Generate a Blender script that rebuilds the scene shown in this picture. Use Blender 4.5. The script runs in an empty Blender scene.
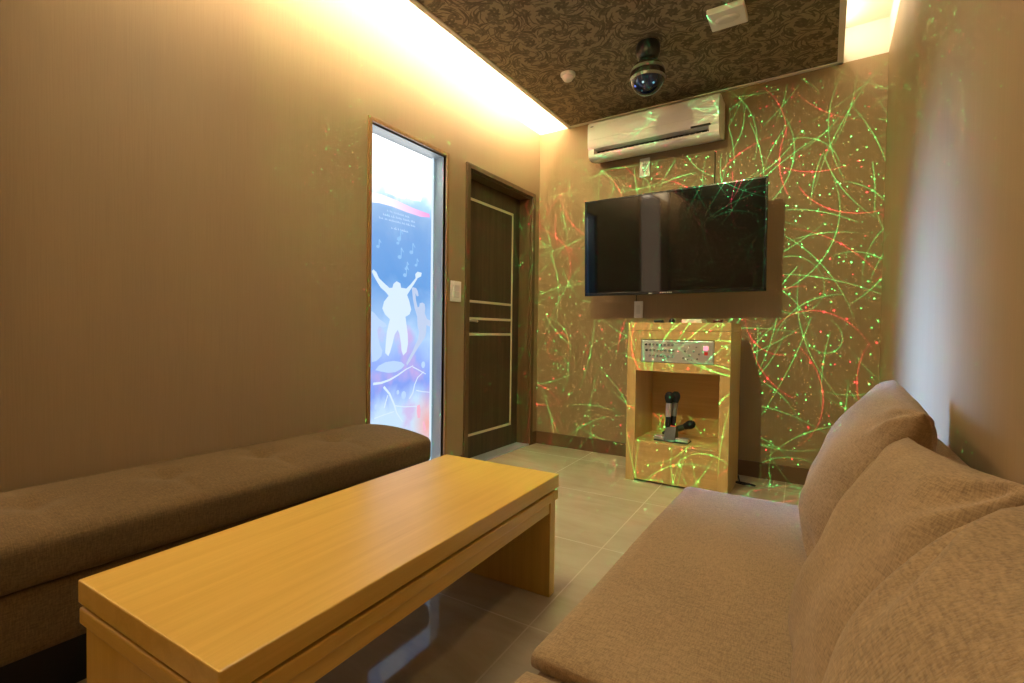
import bpy, bmesh, math, random
from mathutils import Vector, Matrix, noise
random.seed(7)
PI = math.pi
SC = bpy.context.scene
COL = SC.collection
# ------------------------------------------------------------------ camera
cd = bpy.data.cameras.new('camera'); cam = bpy.data.objects.new('camera', cd); COL.objects.link(cam)
SC.camera = cam
cd.sensor_width = 36.0; cd.lens = 486.0/1024*36.0; cd.clip_start = 0.02
yaw, pit, rol = 0.57383684, -0.0213855, 0.01345728
fw = Vector((-math.sin(yaw)*math.cos(pit), math.cos(yaw)*math.cos(pit), math.sin(pit)))
r0 = Vector((math.cos(yaw), math.sin(yaw), 0)); u0 = r0.cross(fw)
rr = r0*math.cos(rol) + u0*math.sin(rol); uu = -r0*math.sin(rol) + u0*math.cos(rol)
M = Matrix((rr, uu, -fw)).transposed().to_4x4(); M.translation = Vector((0, 0, 0.92))
cam.matrix_world = M
# ------------------------------------------------------------------ colour management and world
SC.view_settings.view_transform = 'Standard'; SC.view_settings.look = 'None'
SC.view_settings.gamma = 1.0; SC.view_settings.use_curve_mapping = False
SC.view_settings.exposure = 0.66
w = bpy.data.worlds.new('world'); SC.world = w; w.use_nodes = True
w.node_tree.nodes['Background'].inputs[0].default_value = (0.02, 0.018, 0.015, 1)
# ------------------------------------------------------------------ lights
def area(name, loc, rot, sx, sy, power, color, spread=PI):
    l = bpy.data.lights.new(name, 'AREA'); l.shape = 'RECTANGLE'; l.size = sx; l.size_y = sy
    l.energy = power; l.color = color; l.spread = spread
    o = bpy.data.objects.new(name, l); o.location = loc; o.rotation_euler = rot; COL.objects.link(o); return o
WARM = (1.0, 0.66, 0.33)
# lamps lying in the two ceiling coves, on top of the lowered panel, shining to the walls
area('cove_light_left', (-1.715, 1.25, 2.645), (0, math.radians(100), 0), 0.06, 4.3, 60, (1.0, 0.81, 0.57))
area('cove_light_right', (0.015, 1.25, 2.645), (0, math.radians(-100), 0), 0.06, 4.3, 12, (1.0, 0.81, 0.55))
# added unseen fill light under the middle of the lowered panel
area('ceiling_fill_light', (-0.95, 1.15, 2.50), (0, 0, 0), 0.5, 0.5, 7.5, (1.0, 0.88, 0.66))
# back light of the printed glass, thrown straight across the room
area('glass_back_light', (-2.075, 2.02, 1.02), (0, math.radians(-71), 0), 1.9, 0.52, 19, (0.19, 0.40, 1.0), math.radians(36))
# laser effect lamp under the ceiling: a spot whose beam is split into arcs and dots
LASER = (-0.87, 0.90, 2.50)
def laser(name, arcset, dotset, rgb, wid, power, haze):
    l = bpy.data.lights.new(name, 'SPOT'); l.energy = 800; l.spot_size = math.radians(165); l.spot_blend = 0.1
    l.shadow_soft_size = 0.0; l.use_nodes = True
    nt = l.node_tree; N = nt.nodes; L = nt.links
    em = [n for n in N if n.type == 'EMISSION'][0]
    def m(op, a, b=None, c=None):
        n = N.new('ShaderNodeMath'); n.operation = op
        for i, v in enumerate((a, b, c)):
            if v is None: continue
            if isinstance(v, (int, float)): n.inputs[i].default_value = v
            else: L.new(v, n.inputs[i])
        return n.outputs[0]
    def vm(op, a, b=None):
        n = N.new('ShaderNodeVectorMath'); n.operation = op
        for i, v in enumerate((a, b)):
            if v is None: continue
            if isinstance(v, tuple): n.inputs[i].default_value = v
            else: L.new(v, n.inputs[i])
        return n.outputs['Value'] if op == 'LENGTH' else n.outputs['Vector']
    tc = N.new('ShaderNodeTexCoord'); nrm = vm('NORMALIZE', tc.outputs['Normal'])
    s = N.new('ShaderNodeSeparateXYZ'); L.new(nrm, s.inputs[0])
    den = m('SUBTRACT', 1.0, s.outputs[2])
    cx = m('DIVIDE', s.outputs[0], den); cy = m('DIVIDE', s.outputs[1], den)
    cb = N.new('ShaderNodeCombineXYZ'); L.new(cx, cb.inputs[0]); L.new(cy, cb.inputs[1])
    P0 = cb.outputs[0]                                      # stereographic, about half the angle
    def arcs(scale, off, rot, wdt, keep, bend):
        mp = N.new('ShaderNodeMapping'); L.new(P0, mp.inputs[0])
        mp.inputs['Scale'].default_value = (scale, scale, 1); mp.inputs['Location'].default_value = (off[0], off[1], 0)
        mp.inputs['Rotation'].default_value = (0, 0, rot)
        p = mp.outputs[0]
        v = N.new('ShaderNodeTexVoronoi'); v.voronoi_dimensions = '2D'; v.feature = 'F1'; v.inputs['Scale'].default_value = 1.0
        v.inputs['Randomness'].default_value = 0.9
        L.new(p, v.inputs['Vector'])
        c3 = N.new('ShaderNodeSeparateColor'); L.new(v.outputs['Color'], c3.inputs[0])
        o = N.new('ShaderNodeCombineXYZ')
        L.new(m('MULTIPLY', m('SUBTRACT', c3.outputs[0], 0.5), bend), o.inputs[0]); L.new(m('MULTIPLY', m('SUBTRACT', c3.outputs[1], 0.5), bend), o.inputs[1])
        pf = N.new('ShaderNodeCombineXYZ'); sp = N.new('ShaderNodeSeparateXYZ'); L.new(p, sp.inputs[0]); L.new(sp.outputs[0], pf.inputs[0]); L.new(sp.outputs[1], pf.inputs[1])
        c = vm('ADD', v.outputs['Position'], o.outputs[0]); r = vm('LENGTH', o.outputs[0])
        d = m('ABSOLUTE', m('SUBTRACT', vm('LENGTH', vm('SUBTRACT', pf.outputs[0], c)), r))
        line = m('MAXIMUM', m('SUBTRACT', 1.0, m('DIVIDE', d, wdt*scale)), 0.0)
        along = m('MAXIMUM', m('SUBTRACT', 1.0, m('DIVIDE', v.outputs['Distance'], 0.62)), 0.0)
        sel = m('LESS_THAN', c3.outputs[2], keep)
        dot = m('MULTIPLY', m('MAXIMUM', m('SUBTRACT', 1.0, m('DIVIDE', v.outputs['Distance'], wdt*scale*2.6)), 0.0), 3.0)
        return m('ADD', m('MULTIPLY', m('MULTIPLY', line, m('ADD', m('MULTIPLY', along, 1.5), 0.12)), sel), dot)
    def dots(scale, off, rad, keep):
        mp = N.new('ShaderNodeMapping'); L.new(P0, mp.inputs[0])
        mp.inputs['Scale'].default_value = (scale, scale, 1); mp.inputs['Location'].default_value = off
        v = N.new('ShaderNodeTexVoronoi'); v.voronoi_dimensions = '2D'; v.feature = 'F1'; v.inputs['Scale'].default_value = 1.0
        L.new(mp.outputs[0], v.inputs['Vector'])
        c3 = N.new('ShaderNodeSeparateColor'); L.new(v.outputs['Color'], c3.inputs[0])
        d = m('MINIMUM', m('MULTIPLY', m('MAXIMUM', m('SUBTRACT', 1.0, m('DIVIDE', v.outputs['Distance'], rad*scale)), 0.0), 2.0), 1.0)
        return m('MULTIPLY', m('MULTIPLY', d, m('LESS_THAN', c3.outputs[0], keep)), m('ADD', m('MULTIPLY', m('MULTIPLY', c3.outputs[1], c3.outputs[1]), 2.0), 0.25))
    def total(xs):
        t = xs[0]
        for x in xs[1:]: t = m('ADD', t, x)
        return t
    side = N.new('ShaderNodeMapRange'); side.clamp = True; side.interpolation_type = 'SMOOTHSTEP'
    hz = m('SQRT', m('ADD', m('MULTIPLY', s.outputs[0], s.outputs[0]), m('MULTIPLY', s.outputs[2], s.outputs[2])))
    L.new(m('DIVIDE', m('MULTIPLY', s.outputs[2], -1.0), hz), side.inputs[0])
    side.inputs[1].default_value = .80; side.inputs[2].default_value = .915; side.inputs[3].default_value = .06; side.inputs[4].default_value = 1
    dn = N.new('ShaderNodeMapRange'); dn.clamp = True; dn.interpolation_type = 'SMOOTHSTEP'; L.new(m('MULTIPLY', s.outputs[2], -1.0), dn.inputs[0])
    dn.inputs[1].default_value = .40; dn.inputs[2].default_value = .68; dn.inputs[3].default_value = .16; dn.inputs[4].default_value = 1
    sd = m('MULTIPLY', side.outputs[0], dn.outputs[0])
    G = total([m('MULTIPLY', total([arcs(sc, o, ro, wid, k, b) for sc, o, ro, k, b in arcset]), sd)] + [m('MULTIPLY', dots(sc, o, r, k), 4.5) for sc, o, r, k in dotset])
    # scattered fine speckle that fills the space between the lines
    G = m('ADD', G, m('MULTIPLY', side.outputs[0], haze))
    # beam opening: full ahead and down, fading out towards the sides and straight down
    def ramp(x, a, b):
        n = N.new('ShaderNodeMapRange'); n.clamp = True; n.interpolation_type = 'SMOOTHSTEP'; L.new(x, n.inputs[0])
        n.inputs[1].default_value = a; n.inputs[2].default_value = b; n.inputs[3].default_value = 0; n.inputs[4].default_value = 1
        return n.outputs[0]
    fall = ramp(m('MULTIPLY', s.outputs[2], -1.0), -0.05, 0.66)
    up = ramp(m('MULTIPLY', s.outputs[1], -1.0), -0.02, 0.24)
    fall2 = m('MULTIPLY', fall, m('ADD', m('MULTIPLY', up, 0.8), 0.2))
    # dots reach further out than arcs
    # distance compensation of a collimated beam: light keeps its strength with distance
    lf = N.new('ShaderNodeLightFalloff'); lf.inputs[0].default_value = 1.0
    em.inputs['Color'].default_value = (*rgb, 1)
    L.new(m('MULTIPLY', G, m('MULTIPLY', m('MULTIPLY', fall2, power), lf.outputs['Quadratic'])), em.inputs['Strength'])
    o = bpy.data.objects.new(name, l); o.location = LASER; o.rotation_euler = (PI/2, 0, 0); COL.objects.link(o)
LW = 0.00048; LPOW = 0.85
rl = random.Random(11)
GREEN = [(s, (rl.uniform(0, 20), rl.uniform(0, 20)), rl.uniform(0, 3.1), k*.85, b*1.5) for s, k, b in ((6, .9, 2.8), (8, .9, 2), (10, .9, 2.6), (7, .9, 1.5), (12, .8, 3), (9, .9, 1.8), (14, .8, 4), (5, .9, 1.4), (11, .8, 2.4), (17, .7, 4), (6.5, .9, 2.2), (13, .8, 2.5), (8.5, .9, 2.4), (7.5, .9, 3), (10.5, .9, 2.2), (5.5, .9, 1.9))]
RED = [(s, (rl.uniform(20, 40), rl.uniform(0, 20)), rl.uniform(0, 3.1), k, b) for s, k, b in ((6, .6, 2), (9, .6, 2.5), (13, .5, 3), (8, .6, 1.6), (11, .6, 2))]
GDOT = [(16, (0, 0, 0), .0011, .9), (26, (3, 1, 0), .0009, .9), (44, (1, 5, 0), .0007, .8), (70, (4, 2, 0), .0006, .7), (33, (9, 2, 0), .0008, .9)]
RDOT = [(22, (7, 2, 0), .0010, .7), (48, (2, 8, 0), .0007, .6)]
GRN = (.10, 1.0, .28)
laser('laser_light_green', GREEN[:8], GDOT[:2], GRN, LW, LPOW, .030)
laser('laser_light_green', GREEN[8:], GDOT[2:], GRN, LW, LPOW, .030)
laser('laser_light_red', RED, RDOT, (1.0, .05, .12), LW*1.2, LPOW, .060)
# ------------------------------------------------------------------ materials
def mat(name, base=(.5, .5, .5), rough=.5, metal=0.0, spec=.5):
    m_ = bpy.data.materials.new(name); m_.use_nodes = True
    b = m_.node_tree.nodes['Principled BSDF']
    b.inputs['Base Color'].default_value = (*base, 1); b.inputs['Roughness'].default_value = rough
    b.inputs['Metallic'].default_value = metal; b.inputs['Specular IOR Level'].default_value = spec
    return m_, m_.node_tree.nodes, m_.node_tree.links, b
def node(N, t, **k):
    n = N.new(t)
    for a, v in k.items(): setattr(n, a, v)
    return n
def nmath(N, L, op, a, b=None, c=None):
    n = N.new('ShaderNodeMath'); n.operation = op
    for i, v in enumerate((a, b, c)):
        if v is None: continue
        if isinstance(v, (int, float)): n.inputs[i].default_value = v
        else: L.new(v, n.inputs[i])
    return n.outputs[0]
def mapping(N, L, scale, src='Object', loc=(0, 0, 0), rot=(0, 0, 0)):
    tc = N.new('ShaderNodeTexCoord'); mp = N.new('ShaderNodeMapping'); L.new(tc.outputs[src], mp.inputs[0])
    mp.inputs['Scale'].default_value = scale; mp.inputs['Location'].default_value = loc; mp.inputs['Rotation'].default_value = rot
    return mp.outputs[0]
def nz(N, L, vec, scale=1, detail=3, rough=.5, dist=0):
    n = N.new('ShaderNodeTexNoise'); L.new(vec, n.inputs['Vector']); n.inputs['Scale'].default_value = scale
    n.inputs['Detail'].default_value = detail; n.inputs['Roughness'].default_value = rough; n.inputs['Distortion'].default_value = dist
    return n.outputs['Fac']
def ramp(N, L, fac, stops):
    r = N.new('ShaderNodeValToRGB'); L.new(fac, r.inputs[0]); e = r.color_ramp.elements
    while len(e) < len(stops): e.new(.5)
    for i, (p, c) in enumerate(stops): e[i].position = p; e[i].color = (*c, 1)
    return r.outputs[0]
def bump(N, L, b, h, strength, dist=.002):
    n = N.new('ShaderNodeBump'); L.new(h, n.inputs['Height']); n.inputs['Strength'].default_value = strength; n.inputs['Distance'].default_value = dist
    L.new(n.outputs[0], b.inputs['Normal'])
def k3(c, f): return tuple(x*f for x in c)

def wallpaper():
    m_, N, L, b = mat('wallpaper', rough=.5, spec=.28)
    fine = nz(N, L, mapping(N, L, (260, 260, 5)), 1, 3, .6)
    mid = nz(N, L, mapping(N, L, (9, 9, .25)), 1, 3, .6)
    f = nmath(N, L, 'ADD', nmath(N, L, 'MULTIPLY', fine, .65), nmath(N, L, 'MULTIPLY', mid, .35))
    c = WALLC
    L.new(ramp(N, L, f, [(.3, k3(c, .93)), (.7, k3(c, 1.07))]), b.inputs['Base Color'])
    L.new(nmath(N, L, 'ADD', nmath(N, L, 'MULTIPLY', mid, .12), .44), b.inputs['Roughness'])
    bump(N, L, b, fine, .12, .001)
    return m_
WALLC = (.335, .232, .120)
M_wall = wallpaper()
M_white = mat('white_paint', (.80, .74, .62), .6)[0]
def floor_mat():
    m_, N, L, b = mat('floor_tile', rough=.16, spec=.5)
    v = mapping(N, L, (1, 1, 1), rot=(0, 0, math.radians(-2.1)))
    s = N.new('ShaderNodeSeparateXYZ'); L.new(v, s.inputs[0])
    T = .647
    def grid(x, off):
        fr = nmath(N, L, 'FRACT', nmath(N, L, 'DIVIDE', nmath(N, L, 'ADD', x, 20*T-off), T))
        d = nmath(N, L, 'MINIMUM', fr, nmath(N, L, 'SUBTRACT', 1.0, fr)); return nmath(N, L, 'LESS_THAN', d, .0026/T)
    # rotated coordinates of the measured tile crossing
    a = math.radians(-2.1); px, py = -.759, 1.294
    ox = px*math.cos(a) - py*math.sin(a); oy = px*math.sin(a) + py*math.cos(a)
    g = nmath(N, L, 'MAXIMUM', grid(s.outputs[0], ox), grid(s.outputs[1], oy))
    n1 = nz(N, L, mapping(N, L, (2.2, 7, 1)), 1, 6, .65, .8)
    wn = node(N, 'ShaderNodeTexWhiteNoise'); wn.noise_dimensions = '2D'
    cc = N.new('ShaderNodeCombineXYZ')
    for i, (x, o_) in enumerate(((s.outputs[0], ox), (s.outputs[1], oy))):
        L.new(nmath(N, L, 'FLOOR', nmath(N, L, 'DIVIDE', nmath(N, L, 'ADD', x, 20*T-o_), T)), cc.inputs[i])
    L.new(cc.outputs[0], wn.inputs['Vector'])
    f = nmath(N, L, 'ADD', nmath(N, L, 'MULTIPLY', n1, .8), nmath(N, L, 'MULTIPLY', wn.outputs['Value'], .2))
    col = ramp(N, L, f, [(.3, (.43, .35, .245)), (.7, (.58, .49, .36))])
    mx = node(N, 'ShaderNodeMix', data_type='RGBA'); L.new(g, mx.inputs[0]); L.new(col, mx.inputs[6]); mx.inputs[7].default_value = (.52, .43, .31, 1)
    L.new(mx.outputs[2], b.inputs['Base Color'])
    L.new(nmath(N, L, 'ADD', nmath(N, L, 'MULTIPLY', g, .4), nmath(N, L, 'MULTIPLY', n1, .12)), b.inputs['Roughness'])
    return m_
M_floor = floor_mat()
def damask():
    m_, N, L, b = mat('damask_wallpaper', rough=.55, spec=.3)
    base = mapping(N, L, (1, 1, 1))
    n = N.new('ShaderNodeTexNoise'); L.new(base, n.inputs['Vector']); n.inputs['Scale'].default_value = 14; n.inputs['Detail'].default_value = 2
    ad = N.new('ShaderNodeVectorMath'); ad.operation = 'MULTIPLY_ADD'; L.new(n.outputs['Color'], ad.inputs[0]); ad.inputs[1].default_value = (.03, .03, 0); L.new(base, ad.inputs[2])
    def flower(scale, petals, k, rnd, off):
        o = N.new('ShaderNodeVectorMath'); o.operation = 'ADD'; L.new(ad.outputs[0], o.inputs[0]); o.inputs[1].default_value = off
        v = N.new('ShaderNodeTexVoronoi'); v.voronoi_dimensions = '2D'; v.inputs['Scale'].default_value = scale; v.inputs['Randomness'].default_value = rnd; L.new(o.outputs[0], v.inputs['Vector'])
        d = N.new('ShaderNodeVectorMath'); d.operation = 'SUBTRACT'; L.new(o.outputs[0], d.inputs[0]); L.new(v.outputs['Position'], d.inputs[1])
        s = N.new('ShaderNodeSeparateXYZ'); L.new(d.outputs[0], s.inputs[0])
        an = nmath(N, L, 'ARCTAN2', s.outputs[1], s.outputs[0]); sc = N.new('ShaderNodeSeparateColor'); L.new(v.outputs['Color'], sc.inputs[0])
        ph = nmath(N, L, 'MULTIPLY', sc.outputs[0], 6.28)
        sw = nmath(N, L, 'MULTIPLY', v.outputs['Distance'], 5.0)        # swirl
        pet = nmath(N, L, 'ABSOLUTE', nmath(N, L, 'SINE', nmath(N, L, 'ADD', nmath(N, L, 'MULTIPLY', nmath(N, L, 'ADD', an, sw), petals/2), ph)))
        r = nmath(N, L, 'MULTIPLY', v.outputs['Distance'], nmath(N, L, 'SUBTRACT', 1.25, nmath(N, L, 'MULTIPLY', pet, .55)))
        return nmath(N, L, 'GREATER_THAN', nmath(N, L, 'SINE', nmath(N, L, 'MULTIPLY', r, k)), .45)
    a_ = flower(5.2, 6, 19, .7, (0, 0, 0)); c_ = flower(9.5, 3, 11, .9, (.37, .21, 0))
    dark = nmath(N, L, 'MINIMUM', nmath(N, L, 'ADD', a_, nmath(N, L, 'MULTIPLY', c_, .8)), 1.0)
    g = nz(N, L, mapping(N, L, (70, 70, 70)), 1, 2)
    f = nmath(N, L, 'SUBTRACT', nmath(N, L, 'ADD', .70, nmath(N, L, 'MULTIPLY', g, .4)), nmath(N, L, 'MULTIPLY', dark, .62))
    L.new(ramp(N, L, f, [(.15, (.075, .056, .030)), (.95, (.30, .235, .145))]), b.inputs['Base Color'])
    bump(N, L, b, f, .3, .002)
    return m_
M_damask = damask()
def wood(name, light, dark, axis, rough=.32, sc=1.0):
    m_, N, L, b = mat(name, rough=rough, spec=.45)
    s1 = [26*sc]*3; s1[axis] = 1.3*sc
    s2 = [180*sc]*3; s2[axis] = 4*sc
    n1 = nz(N, L, mapping(N, L, s1), 1, 5, .6, .6); n2 = nz(N, L, mapping(N, L, s2), 1, 3, .6)
    f = nmath(N, L, 'ADD', nmath(N, L, 'MULTIPLY', n1, .7), nmath(N, L, 'MULTIPLY', n2, .3))
    L.new(ramp(N, L, f, [(.34, dark), (.62, light)]), b.inputs['Base Color'])
    bump(N, L, b, n2, .08, .001)
    return m_
OL, OD = (.72, .47, .105), (.62, .38, .068)
M_oak_y = wood('oak_veneer_long', OL, OD, 1)
M_oak_z = wood('oak_veneer_upright', OL, OD, 2)
M_oak_x = wood('oak_veneer_cross', OL, OD, 0)
M_cab_z = wood('cabinet_oak_upright', (.66, .43, .17), (.56, .34, .115), 2)
M_cab_x = wood('cabinet_oak_cross', (.66, .43, .17), (.56, .34, .115), 0)
M_trimwood = wood('window_trim_wood', (.36, .20, .07), (.24, .125, .04), 2, .4)
M_dkwood = wood('dark_door_wood', (.085, .050, .024), (.046, .025, .011), 2, .55)
M_dkframe = wood('door_frame_wood', (.15, .088, .038), (.095, .052, .022), 2, .36)
M_base = mat('baseboard_brown', (.15, .075, .032), .55)[0]
M_inlay = mat('cream_inlay', (.66, .56, .38), .4)[0]
def fabric(name, c, s=1.0, sheen=.15):
    m_, N, L, b = mat(name, rough=.9, spec=.15)
    a = nz(N, L, mapping(N, L, (520*s, 90*s, 520*s)), 1, 2, .6); c2 = nz(N, L, mapping(N, L, (90*s, 520*s, 90*s)), 1, 2, .6)
    big = nz(N, L, mapping(N, L, (5, 5, 5)), 1, 3)
    f = nmath(N, L, 'ADD', nmath(N, L, 'MULTIPLY', nmath(N, L, 'ADD', a, c2), .42), nmath(N, L, 'MULTIPLY', big, .16))
    L.new(ramp(N, L, f, [(.36, k3(c, .68)), (.64, k3(c, 1.28))]), b.inputs['Base Color'])
    b.inputs['Sheen Weight'].default_value = sheen
    bump(N, L, b, nmath(N, L, 'ADD', a, c2), .5, .0015)
    return m_
M_fab = fabric('beige_weave', (.34, .238, .125))
M_bench = fabric('brown_ribbed_fabric', (.14, .092, .040), .8, .05)
M_black = mat('black_plastic', (.012, .012, .013), .35)[0]
M_blackm = mat('black_matt', (.008, .008, .008), .7)[0]
M_screen, _n, _l, _b = mat('dark_screen', (.004, .004, .004), .22, 0, .045); _b.inputs['Coat Weight'].default_value = 1.0; _b.inputs['Coat Roughness'].default_value = .045; _b.inputs['Coat IOR'].default_value = 1.5
M_bezel = mat('bezel_gloss', (.008, .008, .008), .2)[0]
M_plastic = mat('white_plastic', (.86, .83, .77), .35)[0]
M_plasticg = mat('grey_white_plastic', (.76, .73, .68), .4)[0]
M_panel_trim = mat('panel_trim', (.74, .67, .56), .5)[0]
M_silver = mat('brushed_silver', (.62, .60, .58), .35, .7)[0]
M_alu = mat('aluminium', (.62, .66, .70), .3, .8)[0]
M_jamb = mat('reveal_grey', (.33, .37, .40), .35)[0]
M_red = mat('red_button', (.6, .02, .02), .3)[0]
M_knob = mat('knob_grey', (.20, .20, .19), .4)[0]
M_sill = mat('sill_metal', (.55, .58, .66), .3, .5)[0]
def emis(name, col, s, rough=.15):
    m_, N, L, b = mat(name, (.02, .02, .02), rough)
    b.inputs['Emission Color'].default_value = (*col, 1); b.inputs['Emission Strength'].default_value = s
    return m_
# ------------------------------------------------------------------ mesh helpers
class MB:
    def __init__(s): s.bm = bmesh.new()
    def box(s, x0, x1, y0, y1, z0, z1, bev=0, seg=2):
        t = bmesh.new(); bmesh.ops.create_cube(t, size=1)
        for v in t.verts: v.co = Vector(((x0+x1)/2+v.co.x*(x1-x0), (y0+y1)/2+v.co.y*(y1-y0), (z0+z1)/2+v.co.z*(z1-z0)))
        if bev: bmesh.ops.bevel(t, geom=t.edges[:], offset=bev, segments=seg, affect='EDGES', profile=.5)
        s._add(t); return s
    def _add(s, t, mtx=None):
        if mtx: bmesh.ops.transform(t, matrix=mtx, verts=t.verts)
        me = bpy.data.meshes.new('t'); t.to_mesh(me); t.free(); s.bm.from_mesh(me); bpy.data.meshes.remove(me)
    def lathe(s, prof, loc=(0, 0, 0), axis='Z', seg=24):
        t = bmesh.new(); rings = []
        for r, z in prof:
            if r < 1e-6: rings.append([t.verts.new((0, 0, z))])
            else: rings.append([t.verts.new((r*math.cos(2*PI*i/seg), r*math.sin(2*PI*i/seg), z)) for i in range(seg)])
        for a, b in zip(rings, rings[1:]):
            for i in range(seg):
                j = (i+1) % seg
                if len(a) == 1 and len(b) == 1: continue
                if len(a) == 1: t.faces.new((a[0], b[j], b[i]))
                elif len(b) == 1: t.faces.new((a[i], a[j], b[0]))
                else: t.faces.new((a[i], a[j], b[j], b[i]))
        for rg, fl in ((rings[0], 1), (rings[-1], 0)):
            if len(rg) > 1: t.faces.new(rg if not fl else rg[::-1])
        bmesh.ops.recalc_face_normals(t, faces=t.faces)
        mt = axis if isinstance(axis, Matrix) else {'Z': Matrix(), 'X': Matrix.Rotation(PI/2, 4, 'Y'), 'Y': Matrix.Rotation(PI/2, 4, 'X'), '-Y': Matrix.Rotation(PI/2, 4, 'X')}[axis]
        s._add(t, Matrix.Translation(loc) @ mt); return s
    def tube(s, pts, r, seg=8):
        t = bmesh.new(); pts = [Vector(p) for p in pts]; prev = None; rings = []
        for i, p in enumerate(pts):
            d = (pts[min(i+1, len(pts)-1)] - pts[max(i-1, 0)]).normalized()
            u = d.cross(Vector((0, 0, 1)) if abs(d.z) < .95 else Vector((1, 0, 0))).normalized()
            if prev is not None:
                u = (prev - d*prev.dot(d)).normalized()
            prev = u; w_ = d.cross(u)
            rings.append([t.verts.new(p + (u*math.cos(2*PI*k/seg) + w_*math.sin(2*PI*k/seg))*r) for k in range(seg)])
        for a, b in zip(rings, rings[1:]):
            for k in range(seg): t.faces.new((a[k], a[(k+1) % seg], b[(k+1) % seg], b[k]))
        t.faces.new(rings[0][::-1]); t.faces.new(rings[-1]); bmesh.ops.recalc_face_normals(t, faces=t.faces)
        s._add(t); return s
    def prism_x(s, prof, x0, x1):       # profile in (y, z)
        t = bmesh.new(); A = [t.verts.new((x0, y, z)) for y, z in prof]; B = [t.verts.new((x1, y, z)) for y, z in prof]
        n = len(prof)
        for i in range(n): t.faces.new((A[i], A[(i+1) % n], B[(i+1) % n], B[i]))
        t.faces.new(A[::-1]); t.faces.new(B); bmesh.ops.recalc_face_normals(t, faces=t.faces); s._add(t); return s
    def build(s, name, m_, parent=None, smooth=False, **k):
        me = bpy.data.meshes.new(name); s.bm.to_mesh(me); s.bm.free(); o = bpy.data.objects.new(name, me); COL.objects.link(o)
        me.materials.append(m_)
        if smooth:
            for p in me.polygons: p.use_smooth = True
            if smooth != 'all': me.set_sharp_from_angle(angle=math.radians(40))
        if parent:
            o.parent = parent; o.matrix_parent_inverse = Matrix.Translation(-Vector(parent.location)) if parent.type == 'EMPTY' and not k.get('local') else Matrix()
        if k.get('label'): o['label'] = k['label']
        if k.get('cat'): o['category'] = k['cat']
        if k.get('group'): o['group'] = k['group']
        if k.get('kind'): o['kind'] = k['kind']
        return o
def thing(name, label, cat, loc=(0, 0, 0), group=None, kind=None):
    o = bpy.data.objects.new(name, None); COL.objects.link(o); o.location = loc; o.empty_display_size = .05
    if label: o['label'] = label
    if cat: o['category'] = cat
    if group: o['group'] = group
    if kind: o['kind'] = kind
    return o
def struct(name, mb, m_, parent=None, smooth=False): return mb.build(name, m_, parent, smooth, kind=None if parent else 'structure')
# ------------------------------------------------------------------ room shell
XL, XR, YB, YF, ZT, ZC = -2.0, .26, 3.48, -1.0, 2.525, 2.723
WY0, WY1, WZ = 1.725, 2.315, 1.995        # window opening
DY0, DY1, DZ = 2.55, 3.365, 1.992         # door opening
struct('floor', MB().box(XL-.25, XR, YF, YB, -.05, 0), M_floor)
struct('ceiling', MB().box(XL, XR, YF, YB, ZC, ZC+.05), M_white)
wl = MB(); T = .12
wl.box(XL-T, XL, YF, WY0, 0, ZT).box(XL-T, XL, WY0, WY1, WZ, ZT).box(XL-T, XL, WY1, DY0, 0, ZT).box(XL-T, XL, DY0, DY1, DZ, ZT).box(XL-T, XL, DY1, YB, 0, ZT)
struct('wall_left', wl, M_wall)
struct('wall_back', MB().box(XL-T, XR+T, YB, YB+.1, 0, ZT), M_wall)
struct('wall_right', MB().box(XR, XR+.1, YF, YB, 0, ZT), M_wall)
struct('wall_front', MB().box(XL-T, XR+T, YF-.1, YF, 0, ZC), M_wall)
up = MB().box(XL-T, XL, YF, YB, ZT, ZC).box(XR, XR+.1, YF, YB, ZT, ZC).box(XL-T, XR+T, YB, YB+.1, ZT, ZC)
struct('wall_upper', up, M_white)
tr = MB().box(XL, XL+.002, YF, YB, ZT-.002, ZT+.002).box(XR-.002, XR, YF, YB, ZT-.002, ZT+.002)
# lowered ceiling panel
pn = struct('ceiling_panel', MB().box(-1.715, .02, YF, 3.452, ZT+.001, ZT+.03), M_damask)
pt = MB().box(-1.745, -1.715, YF, YB-.002, ZT-.006, ZT+.05, .003).box(.018, .048, YF, YB-.002, ZT-.006, ZT+.05, .003).box(-1.745, .048, 3.45, YB-.001, ZT-.006, ZT+.05, .003)
struct('trim_1', pt, M_panel_trim)
bb = MB().box(XL, XR, YB-.015, YB, 0, .1, .002)
struct('baseboard_back', bb, M_base)
struct('baseboard_left', MB().box(XL, XL+.015, WY1+.025, DY0-.045, 0, .1, .002).box(XL, XL+.012, YF, WY0-.03, 0, .1, .002).box(XL, XL+.012, DY1+.035, YB-.015, 0, .1, .002), M_base)
struct('baseboard_right', MB().box(XR-.012, XR, YF, YB-.015, 0, .1, .002), M_base)
# ------------------------------------------------------------------ window (back-lit printed glass)
win = thing('window_1', None, None, (XL, 2.02, 0), kind='structure')
fr = MB().box(XL-.02, XL+.012, WY0-.022, WY0, 0, WZ+.022, .002).box(XL-.02, XL+.012, WY1, WY1+.022, 0, WZ+.022, .002).box(XL-.02, XL+.012, WY0, WY1, WZ, WZ+.022, .002)
fr.build('window_frame', M_trimwood, win)
XG = -2.09
jb = MB().box(XL-T-.02, XL-.019, WY0-.01, WY0+.003, 0, WZ).box(XL-T-.02, XL-.019, WY1-.003, WY1+.01, 0, WZ).box(XL-T-.02, XL-.019, WY0, WY1, WZ-.003, WZ+.01).box(XL-T-.02, XL-T-.005, WY0-.01, WY1+.01, 0, WZ)
jb.build('reveal', M_jamb, win)
MB().box(XG-.01, XG+.008, 2.287, 2.296, 0, WZ-.004, .001).build('alu_strip_glint', emis('painted_edge_glint', (.75, .90, 1.0), .62), win)  # aluminium strip, its bright reflection put in as emission
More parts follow.
